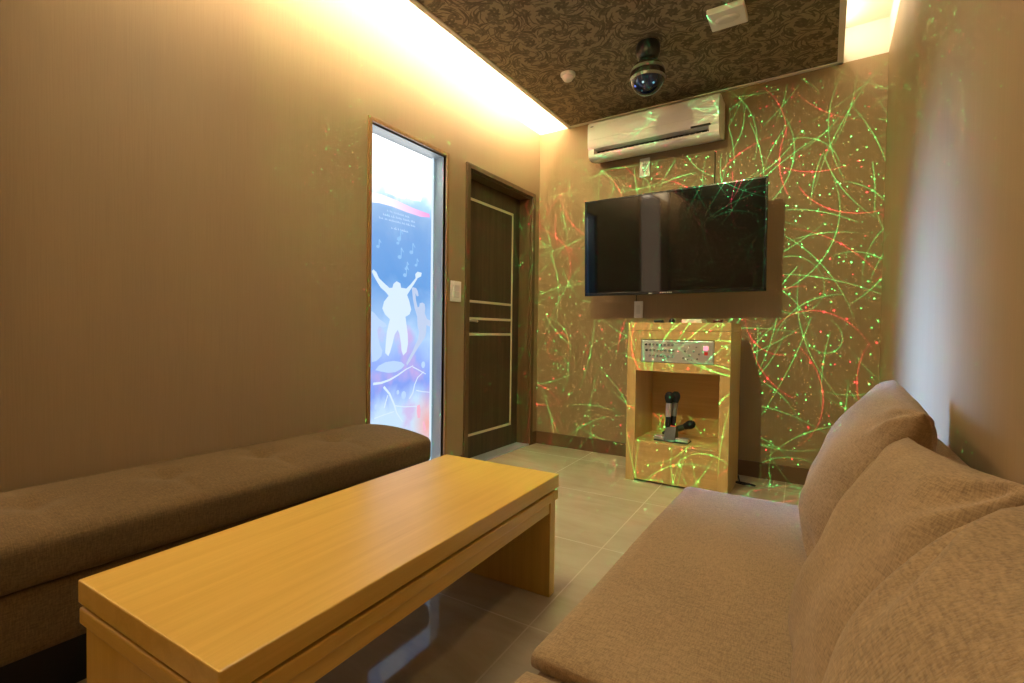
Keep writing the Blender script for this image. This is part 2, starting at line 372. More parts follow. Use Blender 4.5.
def print_mat():
    m_, N, L, b = mat('printed_glass', (.02, .02, .02), .12)
    tc = N.new('ShaderNodeTexCoord'); s = N.new('ShaderNodeSeparateXYZ'); L.new(tc.outputs['Object'], s.inputs[0])
    n = nz(N, L, mapping(N, L, (1, 3.5, 2.2)), 1, 4, .55, .6)
    h = nmath(N, L, 'ADD', nmath(N, L, 'MULTIPLY', s.outputs[2], .5), nmath(N, L, 'MULTIPLY', nmath(N, L, 'SUBTRACT', n, .5), .22))
    c = ramp(N, L, h, [(.0, (.75, .9, .95)), (.21, (.62, .84, 1.1)), (.27, (.26, .40, 1.0)), (.36, (.34, .50, 1.05)), (.45, (.50, .74, 1.08)), (.60, (.16, .40, .86)), (.72, (.22, .45, .88)), (.83, (.40, .62, .95)), (.88, (.9, 1.0, 1.0)), (1, (1, 1, 1))])
    n2 = nz(N, L, mapping(N, L, (1, 6, 5), loc=(3, 1, 2)), 1, 3, .5)
    mk = nmath(N, L, 'MULTIPLY', ramp(N, L, n2, [(.52, (0, 0, 0)), (.68, (1, 1, 1))]), nmath(N, L, 'LESS_THAN', s.outputs[2], .95))
    mx = node(N, 'ShaderNodeMix', data_type='RGBA'); L.new(nmath(N, L, 'MULTIPLY', mk, .7), mx.inputs[0]); L.new(c, mx.inputs[6]); mx.inputs[7].default_value = (.72, .48, .88, 1)
    # reddish lights of the printed stage at the lower far corner
    dy = nmath(N, L, 'SUBTRACT', s.outputs[1], 2.27); dz = nmath(N, L, 'MULTIPLY', nmath(N, L, 'SUBTRACT', s.outputs[2], .33), .6)
    rr_ = nmath(N, L, 'SQRT', nmath(N, L, 'ADD', nmath(N, L, 'MULTIPLY', dy, dy), nmath(N, L, 'MULTIPLY', dz, dz)))
    mr = ramp(N, L, nmath(N, L, 'MULTIPLY', rr_, 6.0), [(.05, (.9, .9, .9)), (.85, (0, 0, 0))])
    m2 = node(N, 'ShaderNodeMix', data_type='RGBA'); L.new(mr, m2.inputs[0]); L.new(mx.outputs[2], m2.inputs[6]); m2.inputs[7].default_value = (1, .42, .36, 1)
    L.new(m2.outputs[2], b.inputs['Emission Color'])
    st = ramp(N, L, nmath(N, L, 'MULTIPLY', s.outputs[2], .5), [(.80, (.40, .40, .40)), (.93, (1, 1, 1))])
    L.new(nmath(N, L, 'MULTIPLY', st, PRN), b.inputs['Emission Strength'])
    return m_
PRN = 1.5
gl = MB().box(XG-.008, XG, WY0+.001, 2.285, .001, WZ-.012).build('printed_glass', print_mat(), win)
MB().box(XG-.008, XG-.002, 2.297, WY1-.001, .001, WZ-.012).build('side_glass', emis('side_glass', (.35, .55, .70), .35), win)
def flat(polys, name, m_, th=.002, lift=.001, **k):
    mb = MB(); t = bmesh.new()
    for pl in polys:
        a_ = [t.verts.new((XG+lift+th, y, z)) for y, z in pl]; b_ = [t.verts.new((XG+lift, y, z)) for y, z in pl]; n = len(pl)
        t.faces.new(a_); t.faces.new(b_[::-1])
        for i in range(n): t.faces.new((a_[i], b_[i], b_[(i+1) % n], a_[(i+1) % n]))
    bmesh.ops.recalc_face_normals(t, faces=t.faces); mb._add(t)
    o = mb.build(name, m_); o.parent = gl
    if k.get('label'): o['label'] = k['label']
    return o
def ribbon(pts, w0, w1):
    L_, R_ = [], []; n = len(pts)
    for i, (y, z) in enumerate(pts):
        a_, b_ = pts[max(i-1, 0)], pts[min(i+1, n-1)]; dy, dz = b_[0]-a_[0], b_[1]-a_[1]; l = math.hypot(dy, dz) or 1
        w_ = w0+(w1-w0)*i/(n-1); L_.append((y-dz/l*w_, z+dy/l*w_)); R_.append((y+dz/l*w_, z-dy/l*w_))
    return L_+R_[::-1]
def disc(c, r, rz=None, n=14): return [(c[0]+r*math.cos(2*PI*i/n), c[1]+(rz or r)*math.sin(2*PI*i/n)) for i in range(n)]
E1 = emis('print_white', (.42, .51, .62), 1.1); E2 = emis('print_grey', (.35, .42, .57), 1.0); E3 = emis('print_pale', (.33, .45, .64), 1.0)
E4 = emis('print_bright', (.75, .75, .75), 1.0); E5 = emis('print_pink', (.66, .48, .62), 1.0); E6 = emis('print_flame', (.60, .31, .40), 1.0)
E8, _n, _l, _b = mat('print_streak', (.02, .02, .02), .15)
_s = _n.new('ShaderNodeSeparateXYZ'); _l.new(mapping(_n, _l, (1, 1, 1)), _s.inputs[0])
_l.new(ramp(_n, _l, nmath(_n, _l, 'MULTIPLY', nmath(_n, _l, 'SUBTRACT', _s.outputs[1], 1.75), 1.85), [(.1, (.80, .80, .85)), (.5, (.70, .55, .72)), (1, (.60, .22, .48))]), _b.inputs['Emission Color']); _b.inputs['Emission Strength'].default_value = 1.0
E7 = emis('print_faint', (.20, .37, .60), 1.0)
FIG_BIG=[(1.814,1.234),(1.823,1.247),(1.845,1.234),(1.863,1.204),(1.898,1.181),(1.941,1.155),(1.966,1.159),(1.972,1.181),(1.996,1.198),(2.024,1.189),(2.03,1.164),(2.074,1.162),(2.112,1.193),(2.151,1.232),(2.148,1.256),(2.166,1.272),(2.201,1.269),(2.196,1.247),(2.166,1.233),(2.137,1.195),(2.103,1.154),(2.079,1.125),(2.099,1.088),(2.114,1.04),(2.1,1.011),(2.067,0.996),(2.077,0.948),(2.087,0.893),(2.09,0.837),(2.079,0.788),(2.053,0.769),(2.041,0.796),(2.035,0.845),(2.021,0.899),(2.007,0.92),(1.984,0.892),(1.967,0.839),(1.95,0.792),(1.937,0.769),(1.915,0.787),(1.918,0.839),(1.926,0.906),(1.948,0.979),(1.912,1.004),(1.891,1.036),(1.903,1.076),(1.937,1.111),(1.915,1.13),(1.877,1.153),(1.851,1.183),(1.83,1.21)]
FIG_SLIM=[(2.119,1.166),(2.127,1.175),(2.152,1.172),(2.167,1.156),(2.176,1.128),(2.163,1.123),(2.147,1.143),(2.153,1.098),(2.168,1.056),(2.184,1.061),(2.188,1.082),(2.209,1.088),(2.23,1.079),(2.235,1.052),(2.23,1.023),(2.252,0.988),(2.278,0.981),(2.295,0.989),(2.3,0.967),(2.279,0.941),(2.247,0.951),(2.245,0.907),(2.238,0.878),(2.212,0.85),(2.177,0.814),(2.142,0.773),(2.108,0.732),(2.084,0.708),(2.079,0.722),(2.103,0.756),(2.132,0.794),(2.156,0.836),(2.176,0.864),(2.183,0.907),(2.17,0.95),(2.167,0.999),(2.143,1.055),(2.13,1.104)]
FIG_LEFT=[(1.812,1.019),(1.832,1.01),(1.866,0.979),(1.913,0.954),(1.926,0.937),(1.9,0.93),(1.866,0.94),(1.854,0.914),(1.863,0.868),(1.876,0.829),(1.893,0.802),(1.885,0.77),(1.851,0.745),(1.818,0.74),(1.812,0.824),(1.811,0.952)]
STAGE=[(1.843,0.694),(1.868,0.718),(1.919,0.735),(1.982,0.739),(2.037,0.73),(2.065,0.711),(2.037,0.689),(1.991,0.674),(1.938,0.673),(1.886,0.684)]
STREAK=[(1.806,1.662),(1.876,1.668),(1.98,1.662),(2.121,1.646),(2.264,1.641),(2.269,1.62),(2.191,1.608),(2.073,1.611),(1.954,1.619),(1.859,1.617),(1.806,1.608)]
EMBLEM=[(1.901,1.711),(1.953,1.744),(2.024,1.78),(2.09,1.78),(2.149,1.76),(2.195,1.726),(2.185,1.699),(2.121,1.691),(2.063,1.694),(2.049,1.681),(2.007,1.678),(1.936,1.684),(1.901,1.685)]
ARCS=[[(1.828,0.619),(1.886,0.62),(1.947,0.632),(2.01,0.655),(2.075,0.685),(2.133,0.703)],[(1.904,0.596),(1.948,0.552),(1.984,0.487),(2.003,0.437),(2.05,0.378)],[(1.838,0.427),(1.905,0.437),(1.985,0.446)],[(2.106,0.507),(2.135,0.54),(2.149,0.588),(2.174,0.629),(2.225,0.661)],[(2.133,0.696),(2.173,0.679),(2.246,0.646)],[(2.165,0.551),(2.216,0.539),(2.28,0.529)],[(1.984,0.48),(2.068,0.463),(2.166,0.454)],[(1.909,0.476),(1.922,0.514),(1.935,0.546)]]
SPOTS=[(2.221,0.705),(2.058,0.534),(1.849,0.49),(2.011,0.555)]
FLAMES=[[(2.171,0.457),(2.192,0.462),(2.202,0.425),(2.198,0.378),(2.177,0.381),(2.169,0.422)],[(2.224,0.349),(2.231,0.355),(2.245,0.324),(2.251,0.293),(2.23,0.297)]]
TEXT=[((1.919,1.584),(2.088,1.581)),((1.89,1.556),(2.137,1.561)),((1.86,1.533),(2.142,1.536)),((1.951,1.493),(2.084,1.493))]
NOTES=[(2.01,1.443),(2.001,1.418),(2.016,1.34),(2.068,1.279),(2.059,1.24),(2.15,1.309),(2.11,1.381),(1.853,1.376)]

flat([FIG_LEFT], 'printed_silhouette', E3, lift=.0006, label='pale cut-off dancer silhouette')
flat([FIG_BIG], 'printed_silhouette', E1, lift=.001, label='large white dancer with both arms up')
flat([FIG_SLIM], 'printed_silhouette', E2, lift=.0014, label='slim pale dancer with one arm up')
flat([STAGE], 'printed_stage', E3)
flat([STREAK], 'printed_light_streak', E8, label='pink white light streak')
flat([EMBLEM], 'printed_emblem', E4, lift=.004, label='white winged emblem')
for i, a_ in enumerate(ARCS): flat([ribbon(a_, .007 if i < 2 else .003, .002)], 'printed_swirl', E1, lift=.0018)
for c_, r_ in zip(SPOTS, (.016, .018, .012, .010)): flat([disc(c_, r_, r_*1.3)], 'printed_spotlight', E3, lift=.003)
for f_ in FLAMES: flat([f_], 'printed_flame', E6, lift=.003)
for i, (a_, b_) in enumerate(TEXT):          # tiny lines of small print, unreadable in the photograph
    y = a_[0]; gly = []
    while y < b_[0]:
        wd = random.uniform(.006, .012); h = random.uniform(.007, .012); z = a_[1]+(b_[1]-a_[1])*(y-a_[0])/(b_[0]-a_[0])
        gly.append([(y, z), (y+wd, z), (y+wd, z+h*.35), (y+wd*.4, z+h*.35), (y+wd*.4, z+h), (y, z+h)])
        y += wd+random.choice((.004, .004, .012))
    flat(gly, 'printed_text_line', E3, lift=.003)
for i, (y, z) in enumerate(NOTES):
    s_ = .8 if i % 2 else 1.1
    flat([disc((y, z), .013*s_, .010*s_), ribbon([(y+.011*s_, z), (y+.011*s_, z+.05*s_)], .002, .002), ribbon([(y+.011*s_, z+.05*s_), (y+.028*s_, z+.03*s_)], .004, .002)], 'printed_music_note', E7, lift=.003)
# ------------------------------------------------------------------ door
dr = thing('door_1', None, None, (XL, 2.96, 0), kind='structure')
fo = .038
df = MB().box(XL-.02, XL+.012, DY0-fo, DY0+.004, 0, DZ+.03, .003).box(XL-.02, XL+.012, DY1-.004, DY1+fo, 0, DZ+.03, .003).box(XL-.02, XL+.012, DY0, DY1, DZ-.004, DZ+.03, .003)
df.box(XL-T, XL-.01, DY0-.005, DY0+.012, 0, DZ+.005).box(XL-T, XL-.01, DY1-.012, DY1+.005, 0, DZ+.005).box(XL-T, XL-.01, DY0, DY1, DZ-.012, DZ+.005)
df.build('door_frame', M_dkframe, dr)
XD = -2.11
sl = MB().box(XD-.04, XD, DY0-.02, DY1+.02, .012, DZ+.01, .002).build('door_slab', M_dkwood, dr)
h = .009; iy0, iy1 = 2.655, 3.25
MB().box(XD-.002, XD+.003, iy0-h, iy1+h, 1.842-h, 1.842+h, .001).box(XD-.002, XD+.003, iy0-h, iy1+h, .178-h, .178+h, .001).box(XD-.002, XD+.003, iy0-h, iy0+h, .178, 1.842, .001).box(XD-.002, XD+.003, iy1-h, iy1+h, .178, 1.842, .001).build('inlay_border', M_inlay, sl)
for z in (1.127, 1.006, .893): MB().box(XD-.002, XD+.003, iy0, iy1, z-h, z+h, .001).build('inlay_bar', M_inlay, sl)
hd = MB().lathe([(0, 0), (.024, 0), (.024, .008), (.010, .010), (.010, .045), (0, .045)], (XD+.001, 2.635, .99), 'X', 20)
hd.tube([(XD+.042, 2.635, .99), (XD+.046, 2.66, .99), (XD+.045, 2.72, .988), (XD+.042, 2.745, .986)], .0085, 10)
hd.build('door_handle', M_silver, dr, True, label='silver lever handle')
MB().box(XL-.11, XL+.004, DY0, DY1, 0, .012, .002).build('threshold', M_sill, dr)
# ------------------------------------------------------------------ electrical plates
def plate_left():
    t = thing('light_switch', 'cream light switch plate between the glass panel and the dark door', 'switch', (XL, 2.415, 1.10))
    MB().box(XL, XL+.009, 2.363, 2.468, 1.103, 1.235, .004, 3).build('wall_plate', M_plastic, t, True)
    MB().box(XL+.008, XL+.014, 2.385, 2.446, 1.130, 1.168, .002).build('rocker', M_plasticg, t)
    MB().box(XL+.008, XL+.014, 2.385, 2.446, 1.172, 1.210, .002).build('rocker', M_plasticg, t)
plate_left()
def plate_back(x0, x1, z0, z1, label, n, name='wall_socket', cat='socket'):
    t = thing(name, label, cat, ((x0+x1)/2, YB, z0))
    MB().box(x0, x1, YB-.010, YB, z0, z1, .004, 3).build('wall_plate', M_plastic, t, True)
    if n:
        hh = (z1-z0-.04)/n
        for i in range(n):
            zc = z0+.02+hh*(i+.5)
            MB().lathe([(0, 0), (.018, 0), (.018, .004), (.013, .004), (.011, -.001), (0, -.001)], ((x0+x1)/2, YB-.0105, zc), 'Y', 20).build('socket_ring', M_plasticg, t, True)
            MB().box((x0+x1)/2-.008, (x0+x1)/2+.008, YB-.0125, YB-.008, zc-.003, zc+.003, .001).build('socket_slot', M_blackm, t)
    else:
        MB().box(x0+.018, x1-.018, YB-.014, YB-.009, z0+.03, z1-.03, .002).build('blank_insert', M_plasticg, t)
plate_back(-1.163, -1.089, 2.043, 2.178, 'cream double socket on the wall just below the air conditioner', 2)
plate_back(-1.185, -1.12, 1.028, 1.150, 'plain pale wall plate below the television, above the wooden cabinet', 0, 'wall_plate_cover', 'wall plate')
MB().tube([(-.652, YB-.004, 2.14), (-.650, YB-.004, 2.0), (-.655, YB-.004, 1.80)], .003, 6).build('wall_cable', M_blackm, label='thin dark cable on the wall from the air conditioner down to the television', cat='cable')
MB().tube([(-1.17, YB-.006, 1.14), (-1.17, YB-.008, 1.25), (-1.10, YB-.02, 1.40)], .003, 6).build('television_cable', M_blackm, label='thin black cable between the television and the plate below it', cat='cable')
# ------------------------------------------------------------------ air conditioner
ac = thing('air_conditioner', 'white split air conditioner high on the back wall under the ceiling', 'air conditioner', (-1.03, YB, 2.13))
ax0, ax1 = -1.484, -.596
MB().prism_x([(YB, 2.440), (3.31, 2.440), (3.285, 2.432), (3.272, 2.415), (3.268, 2.36), (3.268, 2.30), (3.272, 2.255), (3.280, 2.242), (3.40, 2.242), (YB, 2.242)], ax0, ax1).build('upper_casing', M_plastic, ac, True)
MB().prism_x([(YB, 2.2415), (3.412, 2.2415), (3.34, 2.205), (3.285, 2.205), (3.287, 2.192), (3.302, 2.178), (3.33, 2.172), (3.37, 2.175), (YB, 2.205)], ax0, ax1).build('lower_casing', M_plastic, ac, True)
for xa, xb in ((ax0, ax0+.045), (ax1-.06, ax1)):
    MB().prism_x([(3.41, 2.2415), (3.281, 2.2415), (3.285, 2.204), (3.34, 2.204)], xa, xb).build('end_cap', M_plastic, ac)
ao = MB().box(ax0+.045, ax1-.06, 3.345, 3.412, 2.206, 2.2415).build('air_outlet', M_blackm, ac)
for xa, xb in ((-1.42, -1.19), (-1.17, -.93), (-.91, -.66)):
    lv = MB().box(xa, xb, 3.305, 3.33, 2.211, 2.214, .001); lo = lv.build('louvre', M_plasticg, ac)
    for k in range(7):
        x = xa+.015+k*(xb-xa-.03)/6
        MB().box(x-.001, x+.001, 3.33, 3.345, 2.207, 2.230).build('guide_vane', M_plasticg, lo)
MB().box(ax0+.01, ax1-.01, 3.2665, 3.275, 2.302, 2.304).build('panel_seam', M_plasticg, ac)
MB().box(-.765, -.645, 3.267, 3.285, 2.243, 2.252, .001).build('display_strip', M_black, ac, label='dark display strip')
MB().box(-1.462, -1.442, 3.266, 3.272, 2.395, 2.400).build('badge', M_knob, ac)
# ------------------------------------------------------------------ television
tv = thing('television', 'large black flat television on the back wall above the wooden cabinet', 'television', (-.88, YB, 1.176))
tx0, tx1, tz0, tz1, ty = -1.461, -.305, 1.176, 1.843, 3.2
b_ = .012
bzl = MB().box(tx0, tx1, ty, ty+.03, tz0, tz0+.02, .002).box(tx0, tx1, ty, ty+.03, tz1-b_, tz1, .002).box(tx0, tx0+b_, ty, ty+.03, tz0, tz1, .002).box(tx1-b_, tx1, ty, ty+.03, tz0, tz1, .002).build('bezel', M_bezel, tv)
MB().box(tx0+b_-.002, tx1-b_+.002, ty+.003, ty+.02, tz0+.018, tz1-b_+.002).build('screen', M_screen, tv)
MB().box(tx0+.004, tx1-.004, ty+.02, ty+.045, tz0+.004, tz1-.004, .004).box(tx0+.2, tx1-.2, ty+.045, ty+.075, tz0+.06, tz1-.15, .01).build('back_cover', M_black, tv)
MB().box(-1.08, -.68, ty+.075, ty+.09, 1.36, 1.66, .004).box(-.93, -.83, ty+.09, YB-.015, 1.46, 1.54, .004).box(-1.08, -.68, YB-.015, YB-.001, 1.36, 1.66, .004).build('wall_bracket', M_black, tv)
lg = MB(); x = -.925
for wd in (.008, .009, .010, .008, .009, .008, .010):
    lg.box(x, x+wd*.75, ty-.0006, ty+.001, tz0+.0065, tz0+.0135); x += .0115
lg.build('maker_mark', M_silver, bzl)
MB().box(-1.0, -.975, ty-.001, ty+.001, tz0+.006, tz0+.010).build('indicator', M_silver, bzl)
bpy.context.view_layer.update()
for o in tv.children_recursive:
    if not o.name.startswith('wall_bracket'):
        o.data.transform(Matrix.Translation((0, 3.2, 1.51)) @ Matrix.Rotation(math.radians(2.2), 4, 'X') @ Matrix.Translation((0, -3.2, -1.51)))
# ------------------------------------------------------------------ oak cabinet
cb_ = thing('media_cabinet', 'light oak cabinet with open niche against the back wall', 'cabinet', (-.745, 3.1, 0))
cx0, cx1, cy0, cy1, cz = -1.043, -.447, 2.95, 3.32, .983
MB().box(cx0, cx0+.055, cy0, cy1, 0, .933, .0015).build('side_panel', M_cab_z, cb_)
MB().box(cx1-.055, cx1, cy0, cy1, 0, .933, .0015).build('side_panel', M_cab_z, cb_)
MB().box(cx0, cx1, cy0-.001, cy1, .935, cz, .0015).build('top_panel', M_cab_x, cb_)
i0, i1 = cx0+.055, cx1-.055
MB().box(i0, i1, cy0+.001, cy0+.02, .882, .933).box(i0, i1, cy0+.001, cy0+.02, .688, .742).box(i0, -.959, cy0+.001, cy0+.02, .742, .882).box(-.533, i1, cy0+.001, cy0+.02, .742, .882).build('front_frame', M_cab_x, cb_)
MB().box(i0, i1, cy0+.02, cy1-.015, .70, .715).build('inner_shelf', M_cab_x, cb_)
MB().box(i0, i1, cy0+.001, cy1-.015, .237, .255, .001).build('niche_floor', M_cab_x, cb_)
MB().box(i0, i1, cy1-.015, cy1, .02, .933).build('back_panel', M_cab_x, cb_)
MB().box(i0, i1, cy0+.001, cy0+.02, .012, .236, .001).build('lower_front', M_cab_x, cb_)
am = thing('amplifier', 'silver amplifier with rows of small knobs built into the oak cabinet', 'amplifier', (-.746, 3.05, .742))
MB().box(-.955, -.537, cy0+.022, cy0+.26, .716, .878, .002).build('casing', M_black, am)
fp = MB().box(-.955, -.537, cy0-.004, cy0+.022, .7445, .876, .002).build('faceplate', M_silver, am)
for r in range(3):
    for c in range(8):
        if r == 2 and c == 0: continue
        MB().lathe([(0, 0), (.0075, 0), (.006, .012), (0, .012)], (-.925+c*.0225+.004*(r % 2), cy0-.0035, .850-r*.034), 'Y', 12).build('knob', M_black if c == 0 else M_knob, fp, True)
for x, z, r in ((-.725, .815, .006), (-.700, .79, .006), (-.675, .815, .006), (-.735, .775, .005), (-.71, .768, .005), (-.685, .768, .005), (-.655, .772, .005), (-.645, .80, .006), (-.66, .84, .005), (-.70, .845, .005)):
    MB().lathe([(0, 0), (r, 0), (r*.8, .010), (0, .010)], (x+.03, cy0-.0035, z), 'Y', 12).build('knob', M_knob, fp, True)
MB().box(-.587, -.567, cy0-.009, cy0-.003, .795, .815, .002).build('power_button', M_red, fp, label='red square button')
MB().box(-.592, -.565, cy0-.0055, cy0-.003, .822, .848, .001).build('display', emis('amp_display', (1, .25, .3), 1.2), fp, label='glowing pink display')
for z in (.862,): MB().box(-.80, -.70, cy0-.0052, cy0-.003, z-.002, z+.003).build('printed_strip', M_knob, fp)
MB().box(-.735, -.62, 3.02, 3.17, cz, cz+.022, .003).build('set_top_box', M_plastic, label='flat white box on top of the oak cabinet', cat='box')
rc = MB().box(-.905, -.85, 3.02, 3.055, cz, cz+.018, .005, 3).build('remote_control', M_black, label='small black remote lying on the cabinet top, left of the white box', cat='remote')
MB().lathe([(0, 0), (.017, 0), (.020, .012), (.013, .026), (0, .030)], (-.80, 3.05, cz), 'Z', 16).build('cable_plug', M_black, None, True, label='small black round plug on the cabinet beside the white box', cat='plug')
MB().box(-.56, -.51, 3.03, 3.07, cz, cz+.022, .006, 3).build('wireless_receiver', mat('dark_red_plastic', (.10, .01, .012), .3)[0], label='small dark red block on the right end of the cabinet top', cat='receiver')
cp = []
for i in range(33):
    a_ = i/32*2*PI*.9+.3
    cp.append((-.395+.05*math.cos(a_)+.012*math.sin(2*a_), 3.24+.028*math.sin(a_), .006+.012*(i/32)))
cp = [(-.445, 3.33, .03), (-.43, 3.28, .008)] + cp
MB().tube(cp, .0045, 8).build('power_cord', M_blackm, None, True, label='black power cord looped on the floor beside the oak cabinet', cat='cord')
# microphones in the niche
cr = thing('microphone_cradle', 'low black and silver microphone cradle on the niche floor', 'cradle', (-.78, 3.06, .255))
MB().box(-.885, -.68, 3.0, 3.10, .255, .262, .003).build('base_plate', M_black, cr)
MB().box(-.885, -.825, 3.005, 3.06, .262, .288, .006, 3).build('tray', M_silver, cr, label='silver tray')
MB().box(-.755, -.68, 3.005, 3.06, .262, .285, .006, 3).build('tray', M_silver, cr, label='silver tray')
MB().prism_x([(3.005, .262), (3.10, .262), (3.085, .335), (3.045, .345)], -.825, -.76).build('holder', M_black, cr)
def mic(loc, tilt, label, body):
    t = thing('microphone', label, 'microphone', loc, 'microphones in the cabinet niche')
    mt = Matrix.Rotation(tilt[0], 4, 'X') @ Matrix.Rotation(tilt[1], 4, 'Y')
    def part(prof, nm, m_):
        o = MB().lathe(prof, (0, 0, 0), mt, 20).build(nm, m_, t, True, local=True); return o
    part([(0, 0), (.014, 0), (.017, .02), (.017, .055), (.016, .06), (0, .06)], 'grip', M_black)
    part([(0, .06), (.0165, .06), (.018, .13), (.0165, .145), (0, .145)], 'body', body)
    part([(0, .145), (.019, .145), (.021, .155), (.026, .170), (.027, .185), (.022, .203), (.012, .212), (0, .214)], 'head', M_blackm)
mic((-.812, 3.045, .345), (0, math.radians(2)), 'upright microphone with silver body and black head in the niche', M_silver)
mic((-.792, 3.085, .345), (math.radians(-3), math.radians(4)), 'dark upright microphone right behind the silver one', M_knob)
mic((-.865, 3.14, .2745), (0, math.radians(65)), 'microphone leaning to the right with round black head', mat('dark_green', (.06, .08, .05), .4)[0])
# ------------------------------------------------------------------ ceiling things
sm = thing('smoke_detector', 'small round white smoke detector on the patterned ceiling', 'smoke detector', (-1.388, 2.748, ZT))
MB().lathe([(0, 0), (.046, 0), (.046, -.012), (.040, -.016), (0, -.016)], (-1.388, 2.748, ZT), 'Z', 28).build('base', M_plastic, sm, True)
MB().lathe([(0, -.014), (.036, -.014), (.036, -.026), (.026, -.040), (.012, -.044), (0, -.044)], (-1.388, 2.748, ZT), 'Z', 28).build('dome', M_plasticg, sm, True)
sp = thing('ceiling_emergency_light', 'white rectangular fixture with an oval recess on the patterned ceiling', 'ceiling fixture', (-.452, 2.64, ZT))
MB().box(-.537, -.367, 2.565, 2.722, ZT-.03, ZT, .004, 3).build('housing', M_plastic, sp, True)
t = bmesh.new(); bmesh.ops.create_uvsphere(t, u_segments=28, v_segments=14, radius=1)
mbx = MB(); mbx._add(t, Matrix.Translation((-.452, 2.643, ZT-.028)) @ Matrix.Diagonal((.058, .036, .012, 1))); mbx.build('oval_lens', M_plasticg, sp, 'all', label='grey oval lens')
ball = thing('party_light', 'black effect light with a glossy ball hanging from the patterned ceiling', 'party light', (-.87, 2.70, ZT))
MB().lathe([(0, 0), (.062, 0), (.066, -.02), (.064, -.055), (.052, -.082), (.040, -.088), (0, -.088)], (-.87, 2.70, ZT), 'Z', 32).build('ceiling_mount', M_black, ball, True)
bz = ZT-.179; R_ = .096
def band(a0, a1, r=R_, n=14): return [(r*math.cos(a0+(a1-a0)*i/n), r*math.sin(a0+(a1-a0)*i/n)) for i in range(n+1)]
M_ballup = mat('ball_upper', (.03, .018, .014), .18)[0]; M_ballglass = mat('ball_lens', (.012, .016, .045), .05, 0, .8)[0]
M_ring = mat('ball_ring', (.14, .11, .09), .3)[0]
MB().lathe([(0, R_)] + band(math.radians(85), math.radians(24))[0:] , (-.87, 2.70, bz), 'Z', 40).build('upper_shell', M_ballup, ball, True)
MB().lathe(band(math.radians(25), math.radians(12), R_+.0025, 6), (-.87, 2.70, bz), 'Z', 40).build('ring', M_ring, ball, True)
MB().lathe(band(math.radians(14), math.radians(-8), R_-.001, 8), (-.87, 2.70, bz), 'Z', 40).build('middle_shell', M_ballup, ball, True)
MB().lathe(band(math.radians(-6), math.radians(-15), R_+.002, 6), (-.87, 2.70, bz), 'Z', 40).build('ring', M_ring, ball, True)
ld = MB().lathe(band(math.radians(-13), math.radians(-89)), (-.87, 2.70, bz), 'Z', 40).build('lens_dome', M_ballglass, ball, True)
for dx, dy, c in ((.0, -.075, (.6, .9, 1)), (-.05, -.055, (.2, .3, 1)), (.05, -.05, (.2, .5, .7))):
    t = bmesh.new(); bmesh.ops.create_uvsphere(t, u_segments=12, v_segments=8, radius=.006)
    dz = -math.sqrt(max(.001, R_**2-dx*dx-dy*dy)); mbx = MB(); mbx._add(t, Matrix.Translation((-.87+dx, 2.70+dy, bz+dz)))
    mbx.build('led', emis('led', c, .5), ld, 'all')
# ------------------------------------------------------------------ table
tb = thing('coffee_table', 'long light oak coffee table between the bench and the sofa', 'table', (-1.002, .928, 0))
def tbuild(mb, name, m_, **k):
    o = mb.build(name, m_, tb, k.get('smooth', False), local=True); return o
Lh, Wh, H = .584, .249, .42
tbuild(MB().box(-Wh, Wh, -Lh, Lh, H-.046, H, .003), 'tabletop', M_oak_y)
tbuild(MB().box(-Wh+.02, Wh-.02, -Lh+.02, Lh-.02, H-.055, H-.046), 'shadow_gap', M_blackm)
for sx in (-1, 1):
    tbuild(MB().box(*sorted((sx*(Wh-.002), sx*(Wh-.022))), -Lh+.04, Lh-.04, H-.088, H-.055, .004).box(*sorted((sx*(Wh-.012), sx*(Wh-.03))), -Lh+.04, Lh-.04, H-.128, H-.086, .002), 'apron', M_oak_y)
for sy in (-1, 1):
    ya, yb_ = sorted((sy*Lh, sy*(Lh-.04)))
    tbuild(MB().box(-Wh+.001, Wh-.001, *sorted((sy*(Lh-.001), sy*(Lh-.045))), H-.088, H-.055, .004), 'end_rail', M_oak_x)
    tbuild(MB().box(-Wh+.008, Wh-.008, *sorted((sy*(Lh-.010), sy*(Lh-.05))), 0, H-.086, .002), 'end_panel', M_oak_z)
tb.rotation_euler = (0, 0, math.radians(2.5))
# ------------------------------------------------------------------ soft shapes
def softbox(x0, x1, y0, y1, z0, z1, r, nx=10, ny=40, nz_=6, fn=None, mbo=None):
    t = bmesh.new(); bmesh.ops.create_cube(t, size=2)
    for ax, n in ((0, nx), (1, ny), (2, nz_)):
        es = [e for e in t.edges if abs((e.verts[0].co-e.verts[1].co)[ax]) > 1e-4 and abs((e.verts[0].co-e.verts[1].co).length-abs((e.verts[0].co-e.verts[1].co)[ax])) < 1e-4]
        bmesh.ops.subdivide_edges(t, edges=es, cuts=n, use_grid_fill=True)
    hx, hy, hz = (x1-x0)/2, (y1-y0)/2, (z1-z0)/2
    for v in t.verts:
        p = Vector((v.co.x*hx, v.co.y*hy, v.co.z*hz))
        # remap so that rows crowd towards the edges, then round
        q = Vector((max(-hx+r, min(hx-r, p.x)), max(-hy+r, min(hy-r, p.y)), max(-hz+r, min(hz-r, p.z))))
        d = p-q
        if d.length > 1e-9:
            m8 = max(abs(d.x), abs(d.y), abs(d.z)); d = d.normalized()*m8
        v.co = q+d+Vector(((x0+x1)/2, (y0+y1)/2, (z0+z1)/2))
        if fn: v.co = fn(v.co)
    if mbo is None: mbo = MB()
    mbo._add(t); return mbo
